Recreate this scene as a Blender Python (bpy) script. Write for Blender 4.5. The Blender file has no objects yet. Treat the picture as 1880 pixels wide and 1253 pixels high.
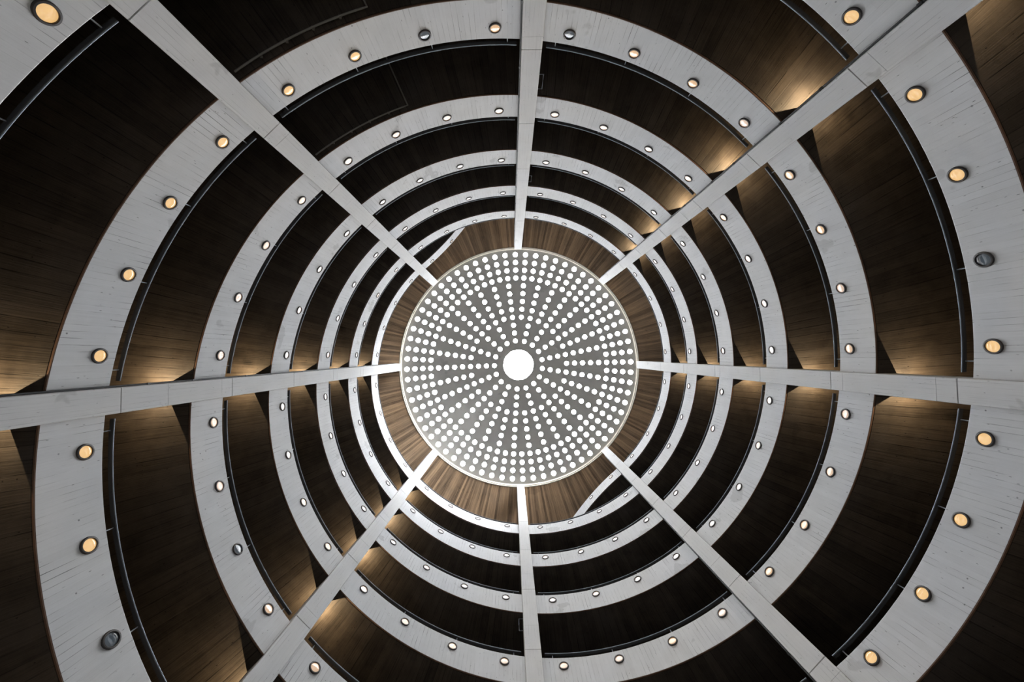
import bpy, bmesh, math, random
from math import pi, sin, cos, radians as rad
from mathutils import Vector, Matrix
from mathutils.geometry import delaunay_2d_cdt

sc = bpy.context.scene
col = sc.collection
random.seed(7)

# ------------------------------------------------------------------ frame of reference
# metres; camera at z=0 of the fitted frame, ground 1.6 m below. +X = picture right, +Y = picture down, +Z = up
R = 7.4                      # radius of the open well (face of the parapets)
RC = 0.985 * R               # inner face of the pillars
ROUT = 1.75 * R              # outer wall
PH = -1.58136                # direction of the top pillar
Z0, PITCH = 1.01284, 0.70425 # lamp height of the ramp at turn 0 and rise per turn (in R)
ZROOF = 3.1556 * R
GROUND = -1.6

# ------------------------------------------------------------------ camera
cd = bpy.data.cameras.new('camera'); cam = bpy.data.objects.new('camera', cd); col.objects.link(cam)
cd.lens = 690 / 1880 * 36; cd.sensor_width = 36; cd.clip_start = .05; cd.clip_end = 500
tx, ty = -0.0034, 0.03526
c1, s1, c2, s2 = cos(tx), sin(tx), cos(ty), sin(ty)
right = Vector((c1, 0, s1))
zz = Vector((-s1, 0, c1))
yy = Vector((0, 1, 0))
down = c2 * yy + s2 * zz
fwd = -s2 * yy + c2 * zz
M = Matrix((right, -down, -fwd)).transposed().to_4x4()
M.translation = Vector((-0.07133 * R, -0.09719 * R, 0))
cam.matrix_world = M
sc.camera = cam

# ------------------------------------------------------------------ world and exposure
w = bpy.data.worlds.new('world'); sc.world = w; w.use_nodes = True
bg = w.node_tree.nodes['Background']
bg.inputs[0].default_value = (.62, .74, .9, 1); bg.inputs[1].default_value = 1.0
sc.view_settings.view_transform = 'Standard'; sc.view_settings.look = 'None'
sc.view_settings.exposure = 0.0; sc.view_settings.gamma = 1.0; sc.view_settings.use_curve_mapping = False

DAY = 55.0          # daylight emitted by the round roof glasses
SUNWARD = 400.0     # added beam standing in for sun, aimed at the lower left of the well
UPLIGHT = 92.0     # watts of each wall uplight

# ------------------------------------------------------------------ materials
def newmat(name):
    m = bpy.data.materials.new(name); m.use_nodes = True
    nt = m.node_tree; nt.nodes.clear()
    out = nt.nodes.new('ShaderNodeOutputMaterial')
    return m, nt, out
class NT:
    def __init__(s, nt): s.nt = nt
    def n(s, t, **kw):
        x = s.nt.nodes.new(t)
        for k, v in kw.items(): setattr(x, k, v)
        return x
    def l(s, a, b): s.nt.links.new(a, b)
    def put(s, inp, v):
        if hasattr(v, 'links') or hasattr(v, 'is_linked'): s.l(v, inp)
        else: inp.default_value = v
    def m(s, op, a, b=None, c=None):
        x = s.n('ShaderNodeMath', operation=op)
        s.put(x.inputs[0], a)
        if b is not None: s.put(x.inputs[1], b)
        if c is not None: s.put(x.inputs[2], c)
        return x.outputs[0]
    def comb(s, a, b, c):
        x = s.n('ShaderNodeCombineXYZ')
        s.put(x.inputs[0], a); s.put(x.inputs[1], b); s.put(x.inputs[2], c)
        return x.outputs[0]
    def noise(s, vec, scale, detail=3, rough=.55):
        x = s.n('ShaderNodeTexNoise'); s.l(vec, x.inputs['Vector'])
        x.inputs['Scale'].default_value = scale; x.inputs['Detail'].default_value = detail
        x.inputs['Roughness'].default_value = rough
        return x.outputs[0]
    def white(s, vec):
        x = s.n('ShaderNodeTexWhiteNoise', noise_dimensions='3D'); s.l(vec, x.inputs['Vector']); return x.outputs[0]
    def ramp(s, v, a, b, lo=0., hi=1.):
        x = s.n('ShaderNodeMapRange'); x.interpolation_type = 'SMOOTHSTEP'
        s.put(x.inputs[0], v); x.inputs[1].default_value = a; x.inputs[2].default_value = b
        x.inputs[3].default_value = lo; x.inputs[4].default_value = hi
        return x.outputs[0]
    def mix(s, f, a, b, mode='MIX'):
        x = s.n('ShaderNodeMix', data_type='RGBA', blend_type=mode)
        s.put(x.inputs[0], f); s.put(x.inputs[6], a); s.put(x.inputs[7], b)
        return x.outputs[2]

def board_concrete(name, base, nboards, radial=False, linear=False, vary=.06, line=.45, pits=.5,
                   stain=.1, tint=None, rough=.85, pos='Object', brk0=.46, gf=9.):
    """board-marked concrete: boards run away from the axis (soffits) or up the wall; pits and stains"""
    m, nt, out = newmat(name); g = NT(nt)
    tc = g.n('ShaderNodeTexCoord'); P = tc.outputs[pos]
    sp = g.n('ShaderNodeSeparateXYZ'); g.l(P, sp.inputs[0]); x, y, z = sp.outputs
    r = g.m('SQRT', g.m('ADD', g.m('MULTIPLY', x, x), g.m('MULTIPLY', y, y)))
    if linear:      # pillar: boards up the shaft, local y across the face
        across = g.m('MULTIPLY', y, nboards); along = z
    else:
        across = g.m('MULTIPLY', g.m('ARCTAN2', y, x), nboards / (2 * pi)); along = r if radial else z
    wob = g.m('MULTIPLY', g.m('SUBTRACT', g.noise(P, .8, 2), .5), .10)
    across = g.m('ADD', across, wob)
    idx = g.m('FLOOR', across); fr = g.m('FRACT', across)
    lev = g.m('FLOOR', g.m('MULTIPLY', z, 1 / 2.606)) if not linear else 0.0
    rnd = g.white(g.comb(idx, lev, 3.1))
    rnd2 = g.white(g.comb(idx, lev, 9.7))
    # board joints, broken up along their length
    edge = g.m('MINIMUM', fr, g.m('SUBTRACT', 1.0, fr))
    lw = g.ramp(edge, 0.0, .07, 1., 0.)
    brk = g.noise(g.comb(g.m('MULTIPLY', idx, 3.7), g.m('MULTIPLY', along, .9), 0.), 1.6, 3)
    lw = g.m('MULTIPLY', lw, g.ramp(brk, brk0, brk0 + .2))
    # grain along the boards
    ga = g.m('MULTIPLY', across, gf if not linear else 6.)
    grain = g.noise(g.comb(ga, g.m('MULTIPLY', along, .8), z if radial else r), 1.0, 4, .6)
    big = g.noise(P, .55, 4, .6)
    mid = g.noise(P, 2.4, 4, .6)
    v = g.m('ADD', 1.0, g.m('MULTIPLY', g.m('SUBTRACT', rnd, .5), 1.2 * vary))
    v = g.m('ADD', v, g.m('MULTIPLY', g.m('SUBTRACT', grain, .5), vary * 4.6))
    v = g.m('ADD', v, g.m('MULTIPLY', g.m('SUBTRACT', big, .5), stain * 2.2))
    v = g.m('ADD', v, g.m('MULTIPLY', g.m('SUBTRACT', mid, .5), stain * 1.3))
    v = g.m('MULTIPLY', v, g.m('SUBTRACT', 1.0, g.m('MULTIPLY', lw, g.m('MULTIPLY', line, g.m('ADD', .35, rnd2)))))
    # pits: elongated along the boards
    pv = g.n('ShaderNodeTexVoronoi'); g.l(g.comb(g.m('MULTIPLY', across, 1.6), g.m('MULTIPLY', along, 3.3), z if radial else 0.), pv.inputs['Vector'])
    pv.inputs['Scale'].default_value = 1.5
    pm = g.ramp(pv.outputs['Distance'], .05, .13, 1., 0.)
    sel = g.white(pv.outputs['Position'])
    pm = g.m('MULTIPLY', pm, g.ramp(sel, .60, .68))
    v = g.m('MULTIPLY', v, g.m('SUBTRACT', 1.0, g.m('MULTIPLY', pm, pits)))
    pv2 = g.n('ShaderNodeTexVoronoi'); g.l(P, pv2.inputs['Vector']); pv2.inputs['Scale'].default_value = 9.
    p2 = g.m('MULTIPLY', g.ramp(pv2.outputs['Distance'], .08, .16, 1., 0.), g.ramp(g.white(pv2.outputs['Position']), .80, .86))
    p2 = g.m('MULTIPLY', p2, g.ramp(g.noise(P, 1.7, 2), .46, .58))
    v = g.m('MULTIPLY', v, g.m('SUBTRACT', 1.0, g.m('MULTIPLY', p2, pits * .8)))
    v = g.m('MAXIMUM', v, .12)
    # damp-looking patches with an edge of their own
    pt = g.ramp(g.noise(P, 1.15, 3, .5), .655, .68)
    v = g.m('MULTIPLY', v, g.m('SUBTRACT', 1.0, g.m('MULTIPLY', pt, .17)))
    c = g.mix(g.ramp(big, .35, .7), (*base, 1), (*(tint or base), 1))
    c = g.mix(1.0, c, g.comb(v, v, v), 'MULTIPLY')
    b = g.n('ShaderNodeBsdfPrincipled'); g.l(c, b.inputs['Base Color']); b.inputs['Roughness'].default_value = rough
    b.inputs['Specular IOR Level'].default_value = .25
    bump = g.n('ShaderNodeBump'); bump.inputs['Strength'].default_value = .35; bump.inputs['Distance'].default_value = .01
    g.l(v, bump.inputs['Height']); g.l(bump.outputs[0], b.inputs['Normal'])
    g.l(b.outputs[0], out.inputs[0])
    return m

WHITE = board_concrete('pale_board_marked_concrete', (.60, .60, .60), 430, vary=.04, line=.8, pits=.75, stain=.12, tint=(.56, .565, .58))
PILLAR = board_concrete('pale_pillar_concrete', (.60, .595, .585), 11.5, linear=True, vary=.04, line=.5, pits=.55, stain=.10, tint=(.56, .56, .57))
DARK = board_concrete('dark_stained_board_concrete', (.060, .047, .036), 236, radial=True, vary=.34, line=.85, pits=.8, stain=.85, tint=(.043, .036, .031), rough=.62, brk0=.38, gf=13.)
ROOFM = board_concrete('brown_stained_roof_concrete', (.28, .18, .105), 430, radial=True, vary=.75, gf=20., line=.5, pits=.4, stain=.25, tint=(.20, .135, .085), rough=.8, brk0=.35)
DRIP = board_concrete('rust_brown_drip_edge', (.11, .062, .040), 430, radial=True, vary=.1, line=.2, pits=.2, stain=.2)
DOMEM = board_concrete('grey_dome_plaster', (.50, .485, .455), 60, radial=True, vary=.02, line=0., pits=0., stain=.09, tint=(.47, .458, .445))
CREAM = board_concrete('cream_painted_rim', (.66, .61, .52), 200, vary=.03, line=.2, pits=.1, stain=.06)
FLOORM = board_concrete('pale_ground_concrete', (.34, .33, .32), 40, radial=True, vary=.03, line=.2, pits=.2, stain=.1)
DECK = board_concrete('ramp_roadway', (.12, .12, .12), 60, radial=True, vary=.03, line=.1, pits=.2, stain=.1)

def metal(name, c, rough=.4, met=.8):
    m, nt, out = newmat(name); g = NT(nt)
    tc = g.n('ShaderNodeTexCoord')
    n = g.noise(tc.outputs['Object'], 9., 3)
    b = g.n('ShaderNodeBsdfPrincipled')
    g.l(g.mix(n, (*[k * .8 for k in c], 1), (*[k * 1.2 for k in c], 1)), b.inputs['Base Color'])
    b.inputs['Roughness'].default_value = rough; b.inputs['Metallic'].default_value = met
    g.l(b.outputs[0], out.inputs[0])
    return m
RAIL_LIT = metal('pale_lit_rail_edge', (.24, .28, .33), .45, .2)  # pale colour for the daylit edge of the dark rail
POST = metal('grey_steel_post', (.30, .33, .36), .4, .6)
BEZEL = metal('dark_bronze_bezel', (.034, .028, .027), .55, .1)
CONDUIT = metal('grey_conduit', (.20, .19, .17), .55, .1)
HOUSING = metal('black_fitting_housing', (.012, .012, .013), .6, .0)

def lens_mat(name, c, strength, base=(.35, .30, .25)):
    m, nt, out = newmat(name); g = NT(nt)
    tc = g.n('ShaderNodeTexCoord')
    sp = g.n('ShaderNodeSeparateXYZ'); g.l(tc.outputs['Object'], sp.inputs[0])
    n = g.noise(tc.outputs['Object'], 14., 3)
    # frosted lens, glow varied a little at random
    v = g.m('ADD', .78, g.m('MULTIPLY', n, .4))
    b = g.n('ShaderNodeBsdfPrincipled'); b.inputs['Base Color'].default_value = (*base, 1)
    b.inputs['Roughness'].default_value = .04; b.inputs['IOR'].default_value = 2.2
    b.inputs['Emission Color'].default_value = (*c, 1)
    g.l(g.m('MULTIPLY', v, strength), b.inputs['Emission Strength'])
    g.l(b.outputs[0], out.inputs[0])
    return m
LENS = [lens_mat('amber_lamp_lens', (1., .60, .22), .74), lens_mat('peach_lamp_lens', (1., .66, .42), .52),
        lens_mat('warm_lamp_lens', (1., .60, .30), .58)]
LENS.append(lens_mat('reflection_pale_lens', (1., .72, .52), .22, (.74, .72, .70)))  # whitened base paints in the dome's reflection on higher lenses
LENS.append(lens_mat('pinkish_lamp_lens', (1., .66, .45), .42, (.55, .50, .46)))  # pinkish lamp, base partly whitened for the mirrored dome
LENS_OFF = lens_mat('unlit_blue_grey_lens', (.2, .3, .4), .0, (.13, .16, .19))

def glow(name, c, s):
    m, nt, out = newmat(name); g = NT(nt)
    e = g.n('ShaderNodeEmission'); e.inputs[0].default_value = (*c, 1); e.inputs[1].default_value = s
    g.l(e.outputs[0], out.inputs[0]); return m
TUBE = glow('warm_lamp_tube', (1., .74, .42), 6.)

def roof_glass():
    """roof glass emitting in place of the sky: beams aimed straight down and to the lower left"""
    m, nt, out = newmat('bright_daylight_roof_glass'); g = NT(nt)
    ge = g.n('ShaderNodeNewGeometry')
    def dot(v):
        d = g.n('ShaderNodeVectorMath', operation='DOT_PRODUCT'); g.l(ge.outputs['Incoming'], d.inputs[0])
        d.inputs[1].default_value = Vector(v).normalized(); return g.m('MAXIMUM', d.outputs['Value'], 0.)
    up = g.m('POWER', dot((0, 0, -1)), 7.)
    sun = g.m('POWER', dot((-.60, .62, -.31)), 34.)  # lobe put in to make the sunlit patch
    s = g.m('ADD', g.m('ADD', DAY * .19, g.m('MULTIPLY', up, DAY)), g.m('MULTIPLY', sun, SUNWARD))
    e = g.n('ShaderNodeEmission'); e.inputs[0].default_value = (.94, .97, 1., 1)
    g.l(s, e.inputs[1]); g.l(e.outputs[0], out.inputs[0])
    return m
GLASS = roof_glass()

# ------------------------------------------------------------------ object helpers
def mesh_obj(name, verts, faces, mat, parent=None, smooth=True, loc=None):
    me = bpy.data.meshes.new(name); me.from_pydata([tuple(v) for v in verts], [], faces); me.update()
    for m in (mat if isinstance(mat, (list, tuple)) else [mat]): me.materials.append(m)
    if smooth:
        for p in me.polygons: p.use_smooth = True
    o = bpy.data.objects.new(name, me); col.objects.link(o)
    if smooth:
        me.set_sharp_from_angle(angle=rad(35))
    if parent: o.parent = parent
    if loc: o.location = loc
    return o
def tag(o, label=None, cat=None, group=None, kind=None):
    for k, v in (('label', label), ('category', cat), ('group', group), ('kind', kind)):
        if v: o[k] = v
    return o
def empty(name, loc=(0, 0, 0), rz=0):
    o = bpy.data.objects.new(name, None); col.objects.link(o); o.location = loc; o.rotation_euler = (0, 0, rz)
    o.empty_display_size = .2
    return o
def loft(sections, closed=True, caps=True):
    """sections: list of equal-length point loops"""
    n = len(sections[0]); vs = [p for s in sections for p in s]; fs = []
    for i in range(len(sections) - 1):
        for k in range(n if closed else n - 1):
            a = i * n + k; b = i * n + (k + 1) % n
            fs.append((a, b, b + n, a + n))
    if caps:
        fs.append(tuple(reversed(range(n)))); fs.append(tuple(range((len(sections) - 1) * n, len(sections) * n)))
    return vs, fs
def tube(pts, r, seg=10):
    secs = []
    for i, p in enumerate(pts):
        a = pts[max(i - 1, 0)]; b = pts[min(i + 1, len(pts) - 1)]
        t = (Vector(b) - Vector(a)).normalized()
        u = t.cross(Vector((0, 0, 1)))
        if u.length < .05: u = t.cross(Vector((1, 0, 0)))
        u.normalize(); v = t.cross(u)
        secs.append([Vector(p) + r * (cos(2 * pi * k / seg) * u + sin(2 * pi * k / seg) * v) for k in range(seg)])
    return loft(secs)
def box(x0, x1, y0, y1, z0, z1):
    vs = [(x, y, z) for x in (x0, x1) for y in (y0, y1) for z in (z0, z1)]
    return vs, [(0, 1, 3, 2), (4, 6, 7, 5), (0, 4, 5, 1), (2, 3, 7, 6), (0, 2, 6, 4), (1, 5, 7, 3)]
def join(*parts):
    V, F = [], []
    for v, f in parts:
        k = len(V); V += list(v); F += [tuple(i + k for i in q) for q in f]
    return V, F
def fixn(o):
    bm = bmesh.new(); bm.from_mesh(o.data); bmesh.ops.recalc_face_normals(bm, faces=bm.faces); bm.to_mesh(o.data); bm.free()
    return o

# ------------------------------------------------------------------ helix of the ramps
# A ramp is followed by its turn count u; ramp A passes the top pillar at whole turns, ramp B at half turns.
def ang(h, u): return PH + 2 * pi * (u - (.5 if h else 0))
def zl(u): return R * (Z0 + PITCH * u)
U_TOP = 2.375 + .4 / 360 * 0
U_LEAVE = 2.375 + 1.8 / 360          # beyond here the ramp runs out of the circle, level with the roof exit
U_END = U_LEAVE + 42 / 360
def rin(u):
    if u <= U_LEAVE: return R
    d = (u - U_LEAVE) * 360
    return R * (1 / cos(rad(d)) + .045 * (d / 23) ** 2.6)
def P(h, u, r, z): a = ang(h, u); return Vector((r * cos(a), r * sin(a), z))
BOT, TOP, SLAB = -.085 * R, .0372 * R, -.085 * R + .26
THK = .19
def urange(a, b, step=1.6 / 360):
    n = max(1, int(math.ceil((b - a) / step))); return [a + (b - a) * i / n for i in range(n + 1)]

ORD = ['first', 'second', 'third', 'fourth', 'fifth', 'sixth', 'seventh', 'eighth', 'ninth', 'tenth']
PIL = ['top', 'upper right', 'right', 'lower right', 'bottom', 'lower left', 'left', 'upper left']
def band_rank(n, oct_):
    """how many parapet rings out from the dome, in this bay between two pillars"""
    nmax = max(k for k in range(0, 6) if k / 2 + oct_ / 8 < 2.44)
    return nmax - n     # 0 = innermost
UEND_BOT = -1.5

# ------------------------------------------------------------------ the two spiral ramps
HW = 0.0301 * 1.02   # half width of a pillar as an angle
ramps = []
for h in (0, 1):
    root = empty('spiral_ramp', (0, 0, 0))
    tag(root, ['spiral concrete ramp whose pale parapet end leaves the ring below the dome',
               'spiral concrete ramp whose pale parapet end leaves the ring upper left of dome'][h],
        'ramp', 'pair of intertwined spiral ramps')
    ramps.append(root)
    us = urange(UEND_BOT, U_END - 2 / 360, 2.25 / 360)
    secs = []
    for u in us:
        ri = rin(u); z = zl(u); a = ri + .05; b = max(ROUT - .02, a + .1)
        secs.append([P(h, u, a, z + BOT), P(h, u, a, z + SLAB), P(h, u, b, z + SLAB), P(h, u, b, z + BOT),
                     P(h, u, a + (b - a) * .5, z + BOT), P(h, u, a + (b - a) * .12, z + BOT)])
    v, f = loft(secs)
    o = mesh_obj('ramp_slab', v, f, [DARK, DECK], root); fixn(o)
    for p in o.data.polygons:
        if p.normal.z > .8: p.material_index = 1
    # rusty drip strip along the lower edge
    secs = []
    for u in us:
        ri = rin(u); z = zl(u)
        secs.append([P(h, u, ri + .002, z + BOT - .004), P(h, u, ri + .002, z + BOT + .03), P(h, u, ri + .030, z + BOT + .03), P(h, u, ri + .030, z + BOT - .004)])
    v, f = loft(secs); fixn(mesh_obj('drip_edge', v, f, DRIP, root))
    # parapets, one from pillar to pillar
    for k in range(-9, 20):
        a = k / 8 + HW / (2 * pi); b = (k + 1) / 8 - HW / (2 * pi)
        if k == 19: b = U_END - 4 / 360
        secs = []
        for u in urange(a, b):
            ri = rin(u); z = zl(u); c = .018
            secs.append([P(h, u, ri, z + BOT + .012), P(h, u, ri, z + TOP - c), P(h, u, ri + c, z + TOP), P(h, u, ri + THK - c, z + TOP),
                         P(h, u, ri + THK, z + TOP - c), P(h, u, ri + THK, z + SLAB - .02), P(h, u, ri + .04, z + BOT + .012)])
        v, f = loft(secs); fixn(mesh_obj('parapet', v, f, WHITE, root))

# ------------------------------------------------------------------ handrails above the parapets
def rail_for(h, k):
    n = 2 * (k // 8) + 0 if h == 0 else None
    a0 = k / 8
    # bay seen from the well: which octant, which ring
    oct_ = (k if h == 0 else k - 4) % 8
    nn = 2 * ((k - oct_) // 8) if h == 0 else 2 * ((k - 4 - oct_) // 8) + 1
    rk = band_rank(nn, oct_)
    A, B = PIL[oct_], PIL[(oct_ + 1) % 8]
    lab = 'dark steel handrail between %s and %s pillars, above %s parapet ring from dome' % (A, B, ORD[rk])
    ua, ub = a0 + 2.5 / 360, a0 + 42.5 / 360
    root = empty('handrail', P(h, (ua + ub) / 2, R * 1.01, zl((ua + ub) / 2) + TOP))
    tag(root, lab, 'handrail', 'steel handrails of the ramps')
    inv = root.location
    zr = .19; RW, RHT = .036, .010
    pts = [P(h, u, rin(u) + .085, zl(u) + TOP + zr) - inv for u in urange(ua, ub, 1.5 / 360)]
    secs = []
    for p_ in pts:
        e = (p_ + inv); e.z = 0; e.normalize()
        secs.append([p_ + e * a + Vector((0, 0, b)) for a, b in ((-RW, -RHT + .004), (-RW + .004, -RHT), (RW - .004, -RHT), (RW, -RHT + .004), (RW, RHT - .004), (RW - .004, RHT), (-RW + .004, RHT), (-RW, RHT - .004))])
    v, f = loft(secs); mesh_obj('rail_bar', v, f, HOUSING, root)  # black colour carries the shade of the rail's underside
    tp = []
    for p_ in pts:
        e = (p_ + inv); e.z = 0; e.normalize(); tp.append(p_ - e * (RW + .008) + Vector((0, 0, .002)))  # added strip drawing the light caught along the rail's inner edge
    v, f = tube(tp, .0058, 8); o_ = mesh_obj('rail_lit_edge', v, f, RAIL_LIT, root); o_['label'] = 'thin pale strip imitating lit rail edge'
    for d in (4., 16.3, 28.7, 41.):
        u = a0 + d / 360
        b = P(h, u, rin(u) + .085, zl(u) + TOP) - inv
        v, f = join(tube([b - Vector((0, 0, .0)), b + Vector((0, 0, zr - .02))], .011, 8), tube([b, b + Vector((0, 0, .008))], .035, 12))
        mesh_obj('post', v, f, POST, root)
for h in (0, 1):
    for k in range(-6, 19):
        rail_for(h, k)

# ------------------------------------------------------------------ round lamps set in the parapets
def lathe(profile, seg=28):
    """profile of (r, x): revolved about local x, which points into the well"""
    vs, fs = [], []
    n = len(profile)
    for i in range(seg):
        a = 2 * pi * i / seg
        for r, x in profile: vs.append((x, r * cos(a), r * sin(a)))
    for i in range(seg):
        j = (i + 1) % seg
        for k in range(n - 1): fs.append((i * n + k, j * n + k, j * n + k + 1, i * n + k + 1))
    return vs, fs
def lamp_meshes():
    v, f = lathe([(.096, .004), (.097, .020), (.102, .026), (.120, .024), (.129, .014), (.131, .0), (.131, -.03)])
    bz = mesh_obj('bezel', v, f, BEZEL); fixn(bz)
    v, f = lathe([(.0, .0095), (.05, .0090), (.085, .0072), (.0965, .004)])
    ln = mesh_obj('lens', v, f, LENS[0]); fixn(ln)
    return bz, ln
bz0, ln0 = lamp_meshes()
lens_meshes = []
for mt in LENS + [LENS_OFF]:
    me = ln0.data.copy(); me.materials.clear(); me.materials.append(mt); lens_meshes.append(me)
bezel_mesh = bz0.data
bpy.data.objects.remove(bz0); bpy.data.objects.remove(ln0)
OFF = {(-1, 6), (-2, 21), (-1, 21), (-2, 30), (0, 0)}
for n in range(-3, 6):
    h = n % 2
    for j in range(32):
        oct_ = j // 4; kk = j % 4
        th = (pi / 4) * (oct_ + .5 + (kk - 1.5) * .24481)
        u = n / 2 + th / (2 * pi)
        if n % 2: u = n / 2 + th / (2 * pi)
        z = zl(u)
        if u > U_LEAVE + 27 / 360: continue
        if z < .5 * R: continue
        hu = u                                        # turn count of ramp h
        r = rin(u); p = P(h, u, r, z)
        d = 1e-3; t = P(h, u + d, rin(u + d), z) - P(h, u - d, rin(u - d), z); t.normalize()
        nrm = Vector((-t.y, t.x, 0))                  # into the well
        off = (n, j) in OFF
        rk = band_rank(n, oct_)
        nm = 'wall_lamp'
        lab = '%s round wall lamp, %s clockwise from %s pillar, %s parapet ring from dome' % (
            'unlit grey' if off else 'lit', ORD[kk], PIL[oct_], ORD[rk])
        o = empty(nm, p, math.atan2(nrm.y, nrm.x))
        tag(o, lab, 'lamp', 'round wall lamps along the parapets')
        a = bpy.data.objects.new('bezel', bezel_mesh); col.objects.link(a); a.parent = o
        b = bpy.data.objects.new('lens', lens_meshes[5] if off else lens_meshes[0 if z < .98 * R else random.choice((1, 4, 1, 2)) if z < 1.5 * R else random.choice((3, 3, 4))])
        col.objects.link(b); b.parent = o
        b.rotation_euler = (random.uniform(0, 6.28), random.uniform(-.012, .012), random.uniform(-.012, .012))
        if off: b['label'] = 'unlit blue grey lens'

# ------------------------------------------------------------------ pillars
PW = .061 * RC / 2
for o8 in range(8):
    a = PH + o8 * pi / 4
    root = empty('pillar', (RC * cos(a), RC * sin(a), GROUND), a)
    tag(root, 'tall pale concrete pillar at the %s of the well, rising to the dome' % PIL[o8], 'pillar', 'eight pillars around the well')
    # joints of the cast lengths, one just above each parapet
    js = []
    for n in range(-3, 5):
        u = n / 2 + o8 / 8
        if u < 2.43: js.append((zl(u) + .052 * R, .020, .022))
    rr = random.Random(o8)
    for n in range(-3, 5):
        u = n / 2 + o8 / 8
        if u < 2.2: js.append((zl(u) + .052 * R + rr.choice((.33, .33, -.33, .9)), .006, .006))
    js.sort()
    prof = [GROUND]
    dep = .56; bev = .012
    def sec(z, s):
        w = PW - s; x0 = s; b = bev
        return [(x0 + b, -w, z), (x0, -w + b, z), (x0, w - b, z), (x0 + b, w, z), (dep, w, z), (dep, -w, z)]
    secs = [sec(0, 0)]
    for zj, g2, dp in js:
        zz_ = zj - GROUND
        secs += [sec(zz_ - g2 / 2, 0), sec(zz_ - g2 / 2 + .001, dp), sec(zz_ + g2 / 2 - .001, dp), sec(zz_ + g2 / 2, 0)]
    secs.append(sec(ZROOF - GROUND, 0))
    v, f = loft(secs); s = mesh_obj('shaft', v, f, PILLAR, root, smooth=False); fixn(s)

# ------------------------------------------------------------------ warm uplights behind four of the pillars
def uplight(o8, n, sg):
    u = n / 2 + o8 / 8; zs = zl(u) + BOT
    if zs < .45 * R: return
    a = PH + o8 * pi / 4
    rk = band_rank(n, o8)
    r0 = RC + .57
    root = empty('uplight', (r0 * cos(a), r0 * sin(a), zs - .42), a)
    tag(root, 'small warm uplight on the back of the %s pillar, under %s ramp from dome' % (PIL[o8], ORD[max(rk, 0)]), 'light fitting', 'uplights behind the pillars')
    v, f = join(box(0, .05, -.05, .05, -.10, .06), box(.05, .10, -.2, .2, -.05, -.03), box(.05, .055, -.2, .2, -.03, .02),
                box(.095, .10, -.2, .2, -.03, .0))
    mesh_obj('housing', v, f, HOUSING, root, smooth=False)
    v, f = box(.065, .085, -.17, .17, -.028, -.008); mesh_obj('lamp_tube', v, f, TUBE, root, smooth=False)
    ld = bpy.data.lights.new('bulb', 'POINT'); ld.energy = UPLIGHT; ld.color = (1., .76, .46); ld.shadow_soft_size = .008
    lo = bpy.data.objects.new('bulb', ld); col.objects.link(lo); lo.parent = root; lo.location = (.17, -sg * .11, .0)
for o8, sg in ((1, 1), (2, -1), (5, 1), (6, -1)):
    for n in range(-3, 5):
        if n / 2 + o8 / 8 < 2.38: uplight(o8, n, sg)

# ------------------------------------------------------------------ roof, rim, dome
def annulus(r0, r1, z0, z1, seg=144, skip_inner=False):
    secs = []
    for i in range(seg + 1):
        a = 2 * pi * i / seg; c, s = cos(a), sin(a)
        secs.append([(r0 * c, r0 * s, z0), (r1 * c, r1 * s, z0), (r1 * c, r1 * s, z1), (r0 * c, r0 * s, z1)])
    return loft(secs, caps=False)
secs = []
for i in range(145):
    a = 2 * pi * i / 144; c, s = cos(a), sin(a)
    secs.append([(q * c, q * s, z) for q, z in ((R + .03, ZROOF), (1.30 * R, ZROOF - .22 * R), (ROUT + .3, ZROOF - .22 * R), (ROUT + .3, ZROOF + .35), (R + .03, ZROOF + .35))])
v, f = loft(secs, caps=False)
o = mesh_obj('ceiling', v, f, ROOFM); fixn(o); tag(o, kind='structure')
v, f = annulus(ROUT, ROUT + .3, GROUND, ZROOF, 96)
o = mesh_obj('wall_outer', v, f, DARK); fixn(o); tag(o, kind='structure')
seg = 96
vs = [(0, 0, GROUND)] + [((ROUT + .3) * cos(2 * pi * i / seg), (ROUT + .3) * sin(2 * pi * i / seg), GROUND) for i in range(seg)]
vs2 = [(x, y, z - .3) for x, y, z in vs]
fs = [(0, 1 + i, 1 + (i + 1) % seg) for i in range(seg)]
fs2 = [tuple(reversed([k + len(vs) for k in q])) for q in fs]
side = [(1 + i, 1 + len(vs) + i, 1 + len(vs) + (i + 1) % seg, 1 + (i + 1) % seg) for i in range(seg)]
o = mesh_obj('floor', vs + vs2, fs + fs2 + side, FLOORM, smooth=False); fixn(o); tag(o, kind='structure')

dome = empty('skylight_dome', (0, 0, ZROOF))
tag(dome, 'shallow grey dome pierced by rings of round daylight glasses around a large central eye', 'skylight')
ZS = .062 * R            # springing of the shell above the soffit
RISE = .25 * R
def zd(r): return ZS + RISE * (1 - (r / R) ** 2)       # above ZROOF
v, f = annulus(R - .0, R + .16, .0 - .012, ZS + .02)
o = mesh_obj('rim', v, f, CREAM, dome); fixn(o)
secs = []
for i in range(145):
    a = 2 * pi * i / 144; c, s = cos(a), sin(a)
    secs.append([(q * c, q * s, z) for q, z in ((R - .035, .10), (R - .035, .14), (R + .01, .14), (R + .01, .10))])
v, f = loft(secs, caps=False); o = mesh_obj('rim_moulding', v, f, CREAM, dome); fixn(o)
RG = .0203 * R
centres = []
for i in range(12):
    rho = .335 * (132 + 43.7 * i)
    r = R * .3
    for _ in range(20): r = rho * (ZROOF + zd(r)) / 690
    for k in range(68):
        if k % 4 == 0: ok = True
        elif k % 2 == 0: ok = i >= 3
        else: ok = i >= 8
        if ok:
            a = -rad(12.5) - k * 2 * pi / 68
            centres.append((i, r * cos(a), r * sin(a)))
REYE = .139 * R
NS = 18
pts, edges = [], []
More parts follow.
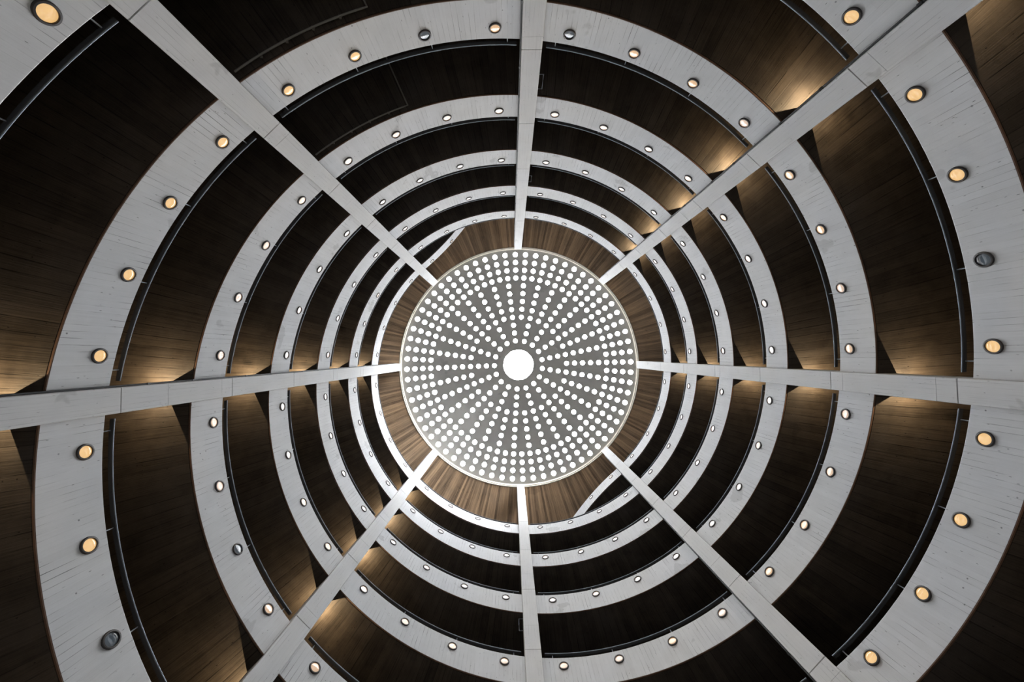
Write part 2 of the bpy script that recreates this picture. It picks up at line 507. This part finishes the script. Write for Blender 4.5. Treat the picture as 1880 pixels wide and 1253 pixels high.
def ring(cx, cy, r, n):
    b = len(pts)
    for k in range(n):
        t = 2 * pi * (k + .5) / n; pts.append(Vector((cx + r * cos(t), cy + r * sin(t))))
    for k in range(n): edges.append((b + k, b + (k + 1) % n))
ring(0, 0, R + .01, 180); ring(0, 0, REYE, 48)
for _, cx, cy in centres: ring(cx, cy, RG, NS)
res = delaunay_2d_cdt(pts, edges, [], 0, 1e-6)
V2, F2 = res[0], res[2]
cells = {}
for _, cx, cy in centres: cells.setdefault((int(cx // 1), int(cy // 1)), []).append((cx, cy))
keep = []
for t in F2:
    gx = sum(V2[i].x for i in t) / len(t); gy = sum(V2[i].y for i in t) / len(t)
    if gx * gx + gy * gy < (REYE * .985) ** 2 or gx * gx + gy * gy > (R + .012) ** 2: continue
    hit = False
    for ix in (-1, 0, 1):
        for iy in (-1, 0, 1):
            for cx, cy in cells.get((int(gx // 1) + ix, int(gy // 1) + iy), ()):
                if (gx - cx) ** 2 + (gy - cy) ** 2 < (RG * .97) ** 2: hit = True
    if not hit: keep.append(t)
bm = bmesh.new()
bv = [bm.verts.new((p.x, p.y, zd(p.length))) for p in V2]
for t in keep: bm.faces.new([bv[i] for i in t])
bmesh.ops.delete(bm, geom=[q for q in bm.verts if not q.link_faces], context='VERTS')
ext = bmesh.ops.extrude_face_region(bm, geom=list(bm.faces))
for q in ext['geom']:
    if isinstance(q, bmesh.types.BMVert): q.co.z += .10
bmesh.ops.recalc_face_normals(bm, faces=bm.faces)
me = bpy.data.meshes.new('dome_shell'); bm.to_mesh(me); bm.free(); me.materials.append(DOMEM)
o = bpy.data.objects.new('dome_shell', me); col.objects.link(o); o.parent = dome
# round glasses
def disc(r, n=NS):
    vs = [(0, 0, 0)] + [(r * cos(2 * pi * (k + .5) / n), r * sin(2 * pi * (k + .5) / n), 0) for k in range(n)]
    top = [(x, y, .03) for x, y, z in vs]
    fs = [(0, 1 + (k + 1) % n, 1 + k) for k in range(n)] + [(n + 1, n + 2 + k, n + 2 + (k + 1) % n) for k in range(n)]
    fs += [(1 + k, 1 + (k + 1) % n, n + 2 + (k + 1) % n, n + 2 + k) for k in range(n)]
    return vs + top, fs
v, f = disc(RG * .995)
g0 = mesh_obj('round_glass', v, f, GLASS, smooth=False); gm = g0.data; bpy.data.objects.remove(g0)
def slope(cx, cy):
    r = math.hypot(cx, cy); k = 2 * RISE * r / (R * R)     # -dz/dr
    n = Vector((cx / r * k, cy / r * k, 1)).normalized()
    return n.to_track_quat('Z', 'Y')
centres.sort(key=lambda c: -c[0])
rest_v, rest_f = [], []
for idx, (i, cx, cy) in enumerate(centres):
    z = zd(math.hypot(cx, cy)) + .02
    q = slope(cx, cy)
    if idx < 100:
        g_ = bpy.data.objects.new('round_glass', gm); col.objects.link(g_); g_.parent = dome
        g_.location = (cx, cy, z); g_.rotation_mode = 'QUATERNION'; g_.rotation_quaternion = q
    else:
        b = len(rest_v)
        for p in v: rest_v.append(q @ Vector(p) + Vector((cx, cy, z)))
        rest_f += [tuple(b + k for k in t) for t in f]
o = mesh_obj('round_glass', rest_v, rest_f, GLASS, dome, smooth=False); o['kind'] = 'stuff'
v, f = disc(REYE * .998, 48)
o = mesh_obj('central_eye', v, f, GLASS, dome, smooth=False, loc=(0, 0, zd(0) + .03)); o['label'] = 'large bright round eye at the crown'

# ------------------------------------------------------------------ conduits and brackets
def conduit(name, pts, r, label, cat='conduit', clips=None, mat=CONDUIT):
    o0 = Vector(pts[0]); root = empty(name, o0)
    tag(root, label, cat)
    v, f = tube([Vector(p) - o0 for p in pts], r, 8); mesh_obj('pipe', v, f, mat, root)
    for c in clips or []:
        c = Vector(c) - o0
        v, f = box(c.x - .02, c.x + .02, c.y - .02, c.y + .02, c.z - .02, c.z + .045); mesh_obj('clip', v, f, mat, root, smooth=False)
def soffit_run(h, ua, ub, dr, extra_r=None, extra_u=None):
    us = urange(ua, ub, 1 / 360)
    pts = [P(h, u, R + dr, zl(u) + BOT - .045) for u in us]
    clips = [P(h, u, R + dr, zl(u) + BOT - .035) for u in urange(ua, ub, 4 / 360)[1:-1]]
    if extra_r:
        for i in range(1, 7):
            rr_ = R + dr + (extra_r - dr) * i / 6
            pts.append(P(h, ub, rr_, zl(ub) + BOT - .045))
    return pts, clips
# ring n=-2 (ramp A, turn -1 + ..) and n=-1 (ramp B) in the bay from the upper left to the top pillar
p1, c1_ = soffit_run(0, -1 + 7 / 8 + 2.2 / 360, -1 + 7 / 8 + 21.5 / 360, .16, 1.3)
conduit('conduit', p1, .018, 'thin grey conduit clipped to the outer ramp soffit, right of the upper left pillar', clips=c1_)
p2, c2_ = soffit_run(1, -.5 + 7 / 8 + 2.2 / 360, -.5 + 7 / 8 + 21.5 / 360, .13, 3.)
conduit('conduit', p2, .018, 'thin conduit on the next soffit inward, turning outward halfway to the top pillar', clips=c2_)
# pipes running up beside four pillars
for o8, sgn, side_ in ((0, -1, 'left'), (3, 1, 'lower'), (1, -1, 'upper'), (6, 1, 'upper')):
    a = PH + o8 * pi / 4
    c = Vector((cos(a), sin(a), 0)); t = Vector((-sin(a), cos(a), 0))
    b = c * (RC + .04) + t * sgn * (PW + .022)
    pts = [b + Vector((0, 0, z)) for z in (GROUND, 4, 8, 12, 16, 3.05 * R)]
    cl = [b + Vector((0, 0, zl(n / 2 + o8 / 8) + dz)) for n in range(-2, 5) for dz in (.9, 1.9) if n / 2 + o8 / 8 < 2.2]
    conduit('downpipe', pts, .017, 'thin dark pipe running up the %s side of the %s pillar' % (side_, PIL[o8]), 'pipe', cl, HOUSING)
# small rod brackets standing off two pillars
for o8, sgn, n in ((0, 1, 1), (4, 1, 1), (0, 1, 3)):
    a = PH + o8 * pi / 4
    c = Vector((cos(a), sin(a), 0)); t = Vector((-sin(a), cos(a), 0))
    u = n / 2 + o8 / 8; zb = zl(u) - .085 * R - .55
    q = [c * (RC + .25) + t * sgn * (PW + d) for d in (0., .13)]
    pts = [q[0] + Vector((0, 0, zb)), q[1] + Vector((0, 0, zb)), q[1] + Vector((0, 0, zb + .5)), q[0] + Vector((0, 0, zb + .5))]
    conduit('bracket', pts, .012, 'thin square rod bracket on the side of the %s pillar, below %s ring from dome' % (PIL[o8], ORD[band_rank(n, o8)]), 'bracket', None, POST)
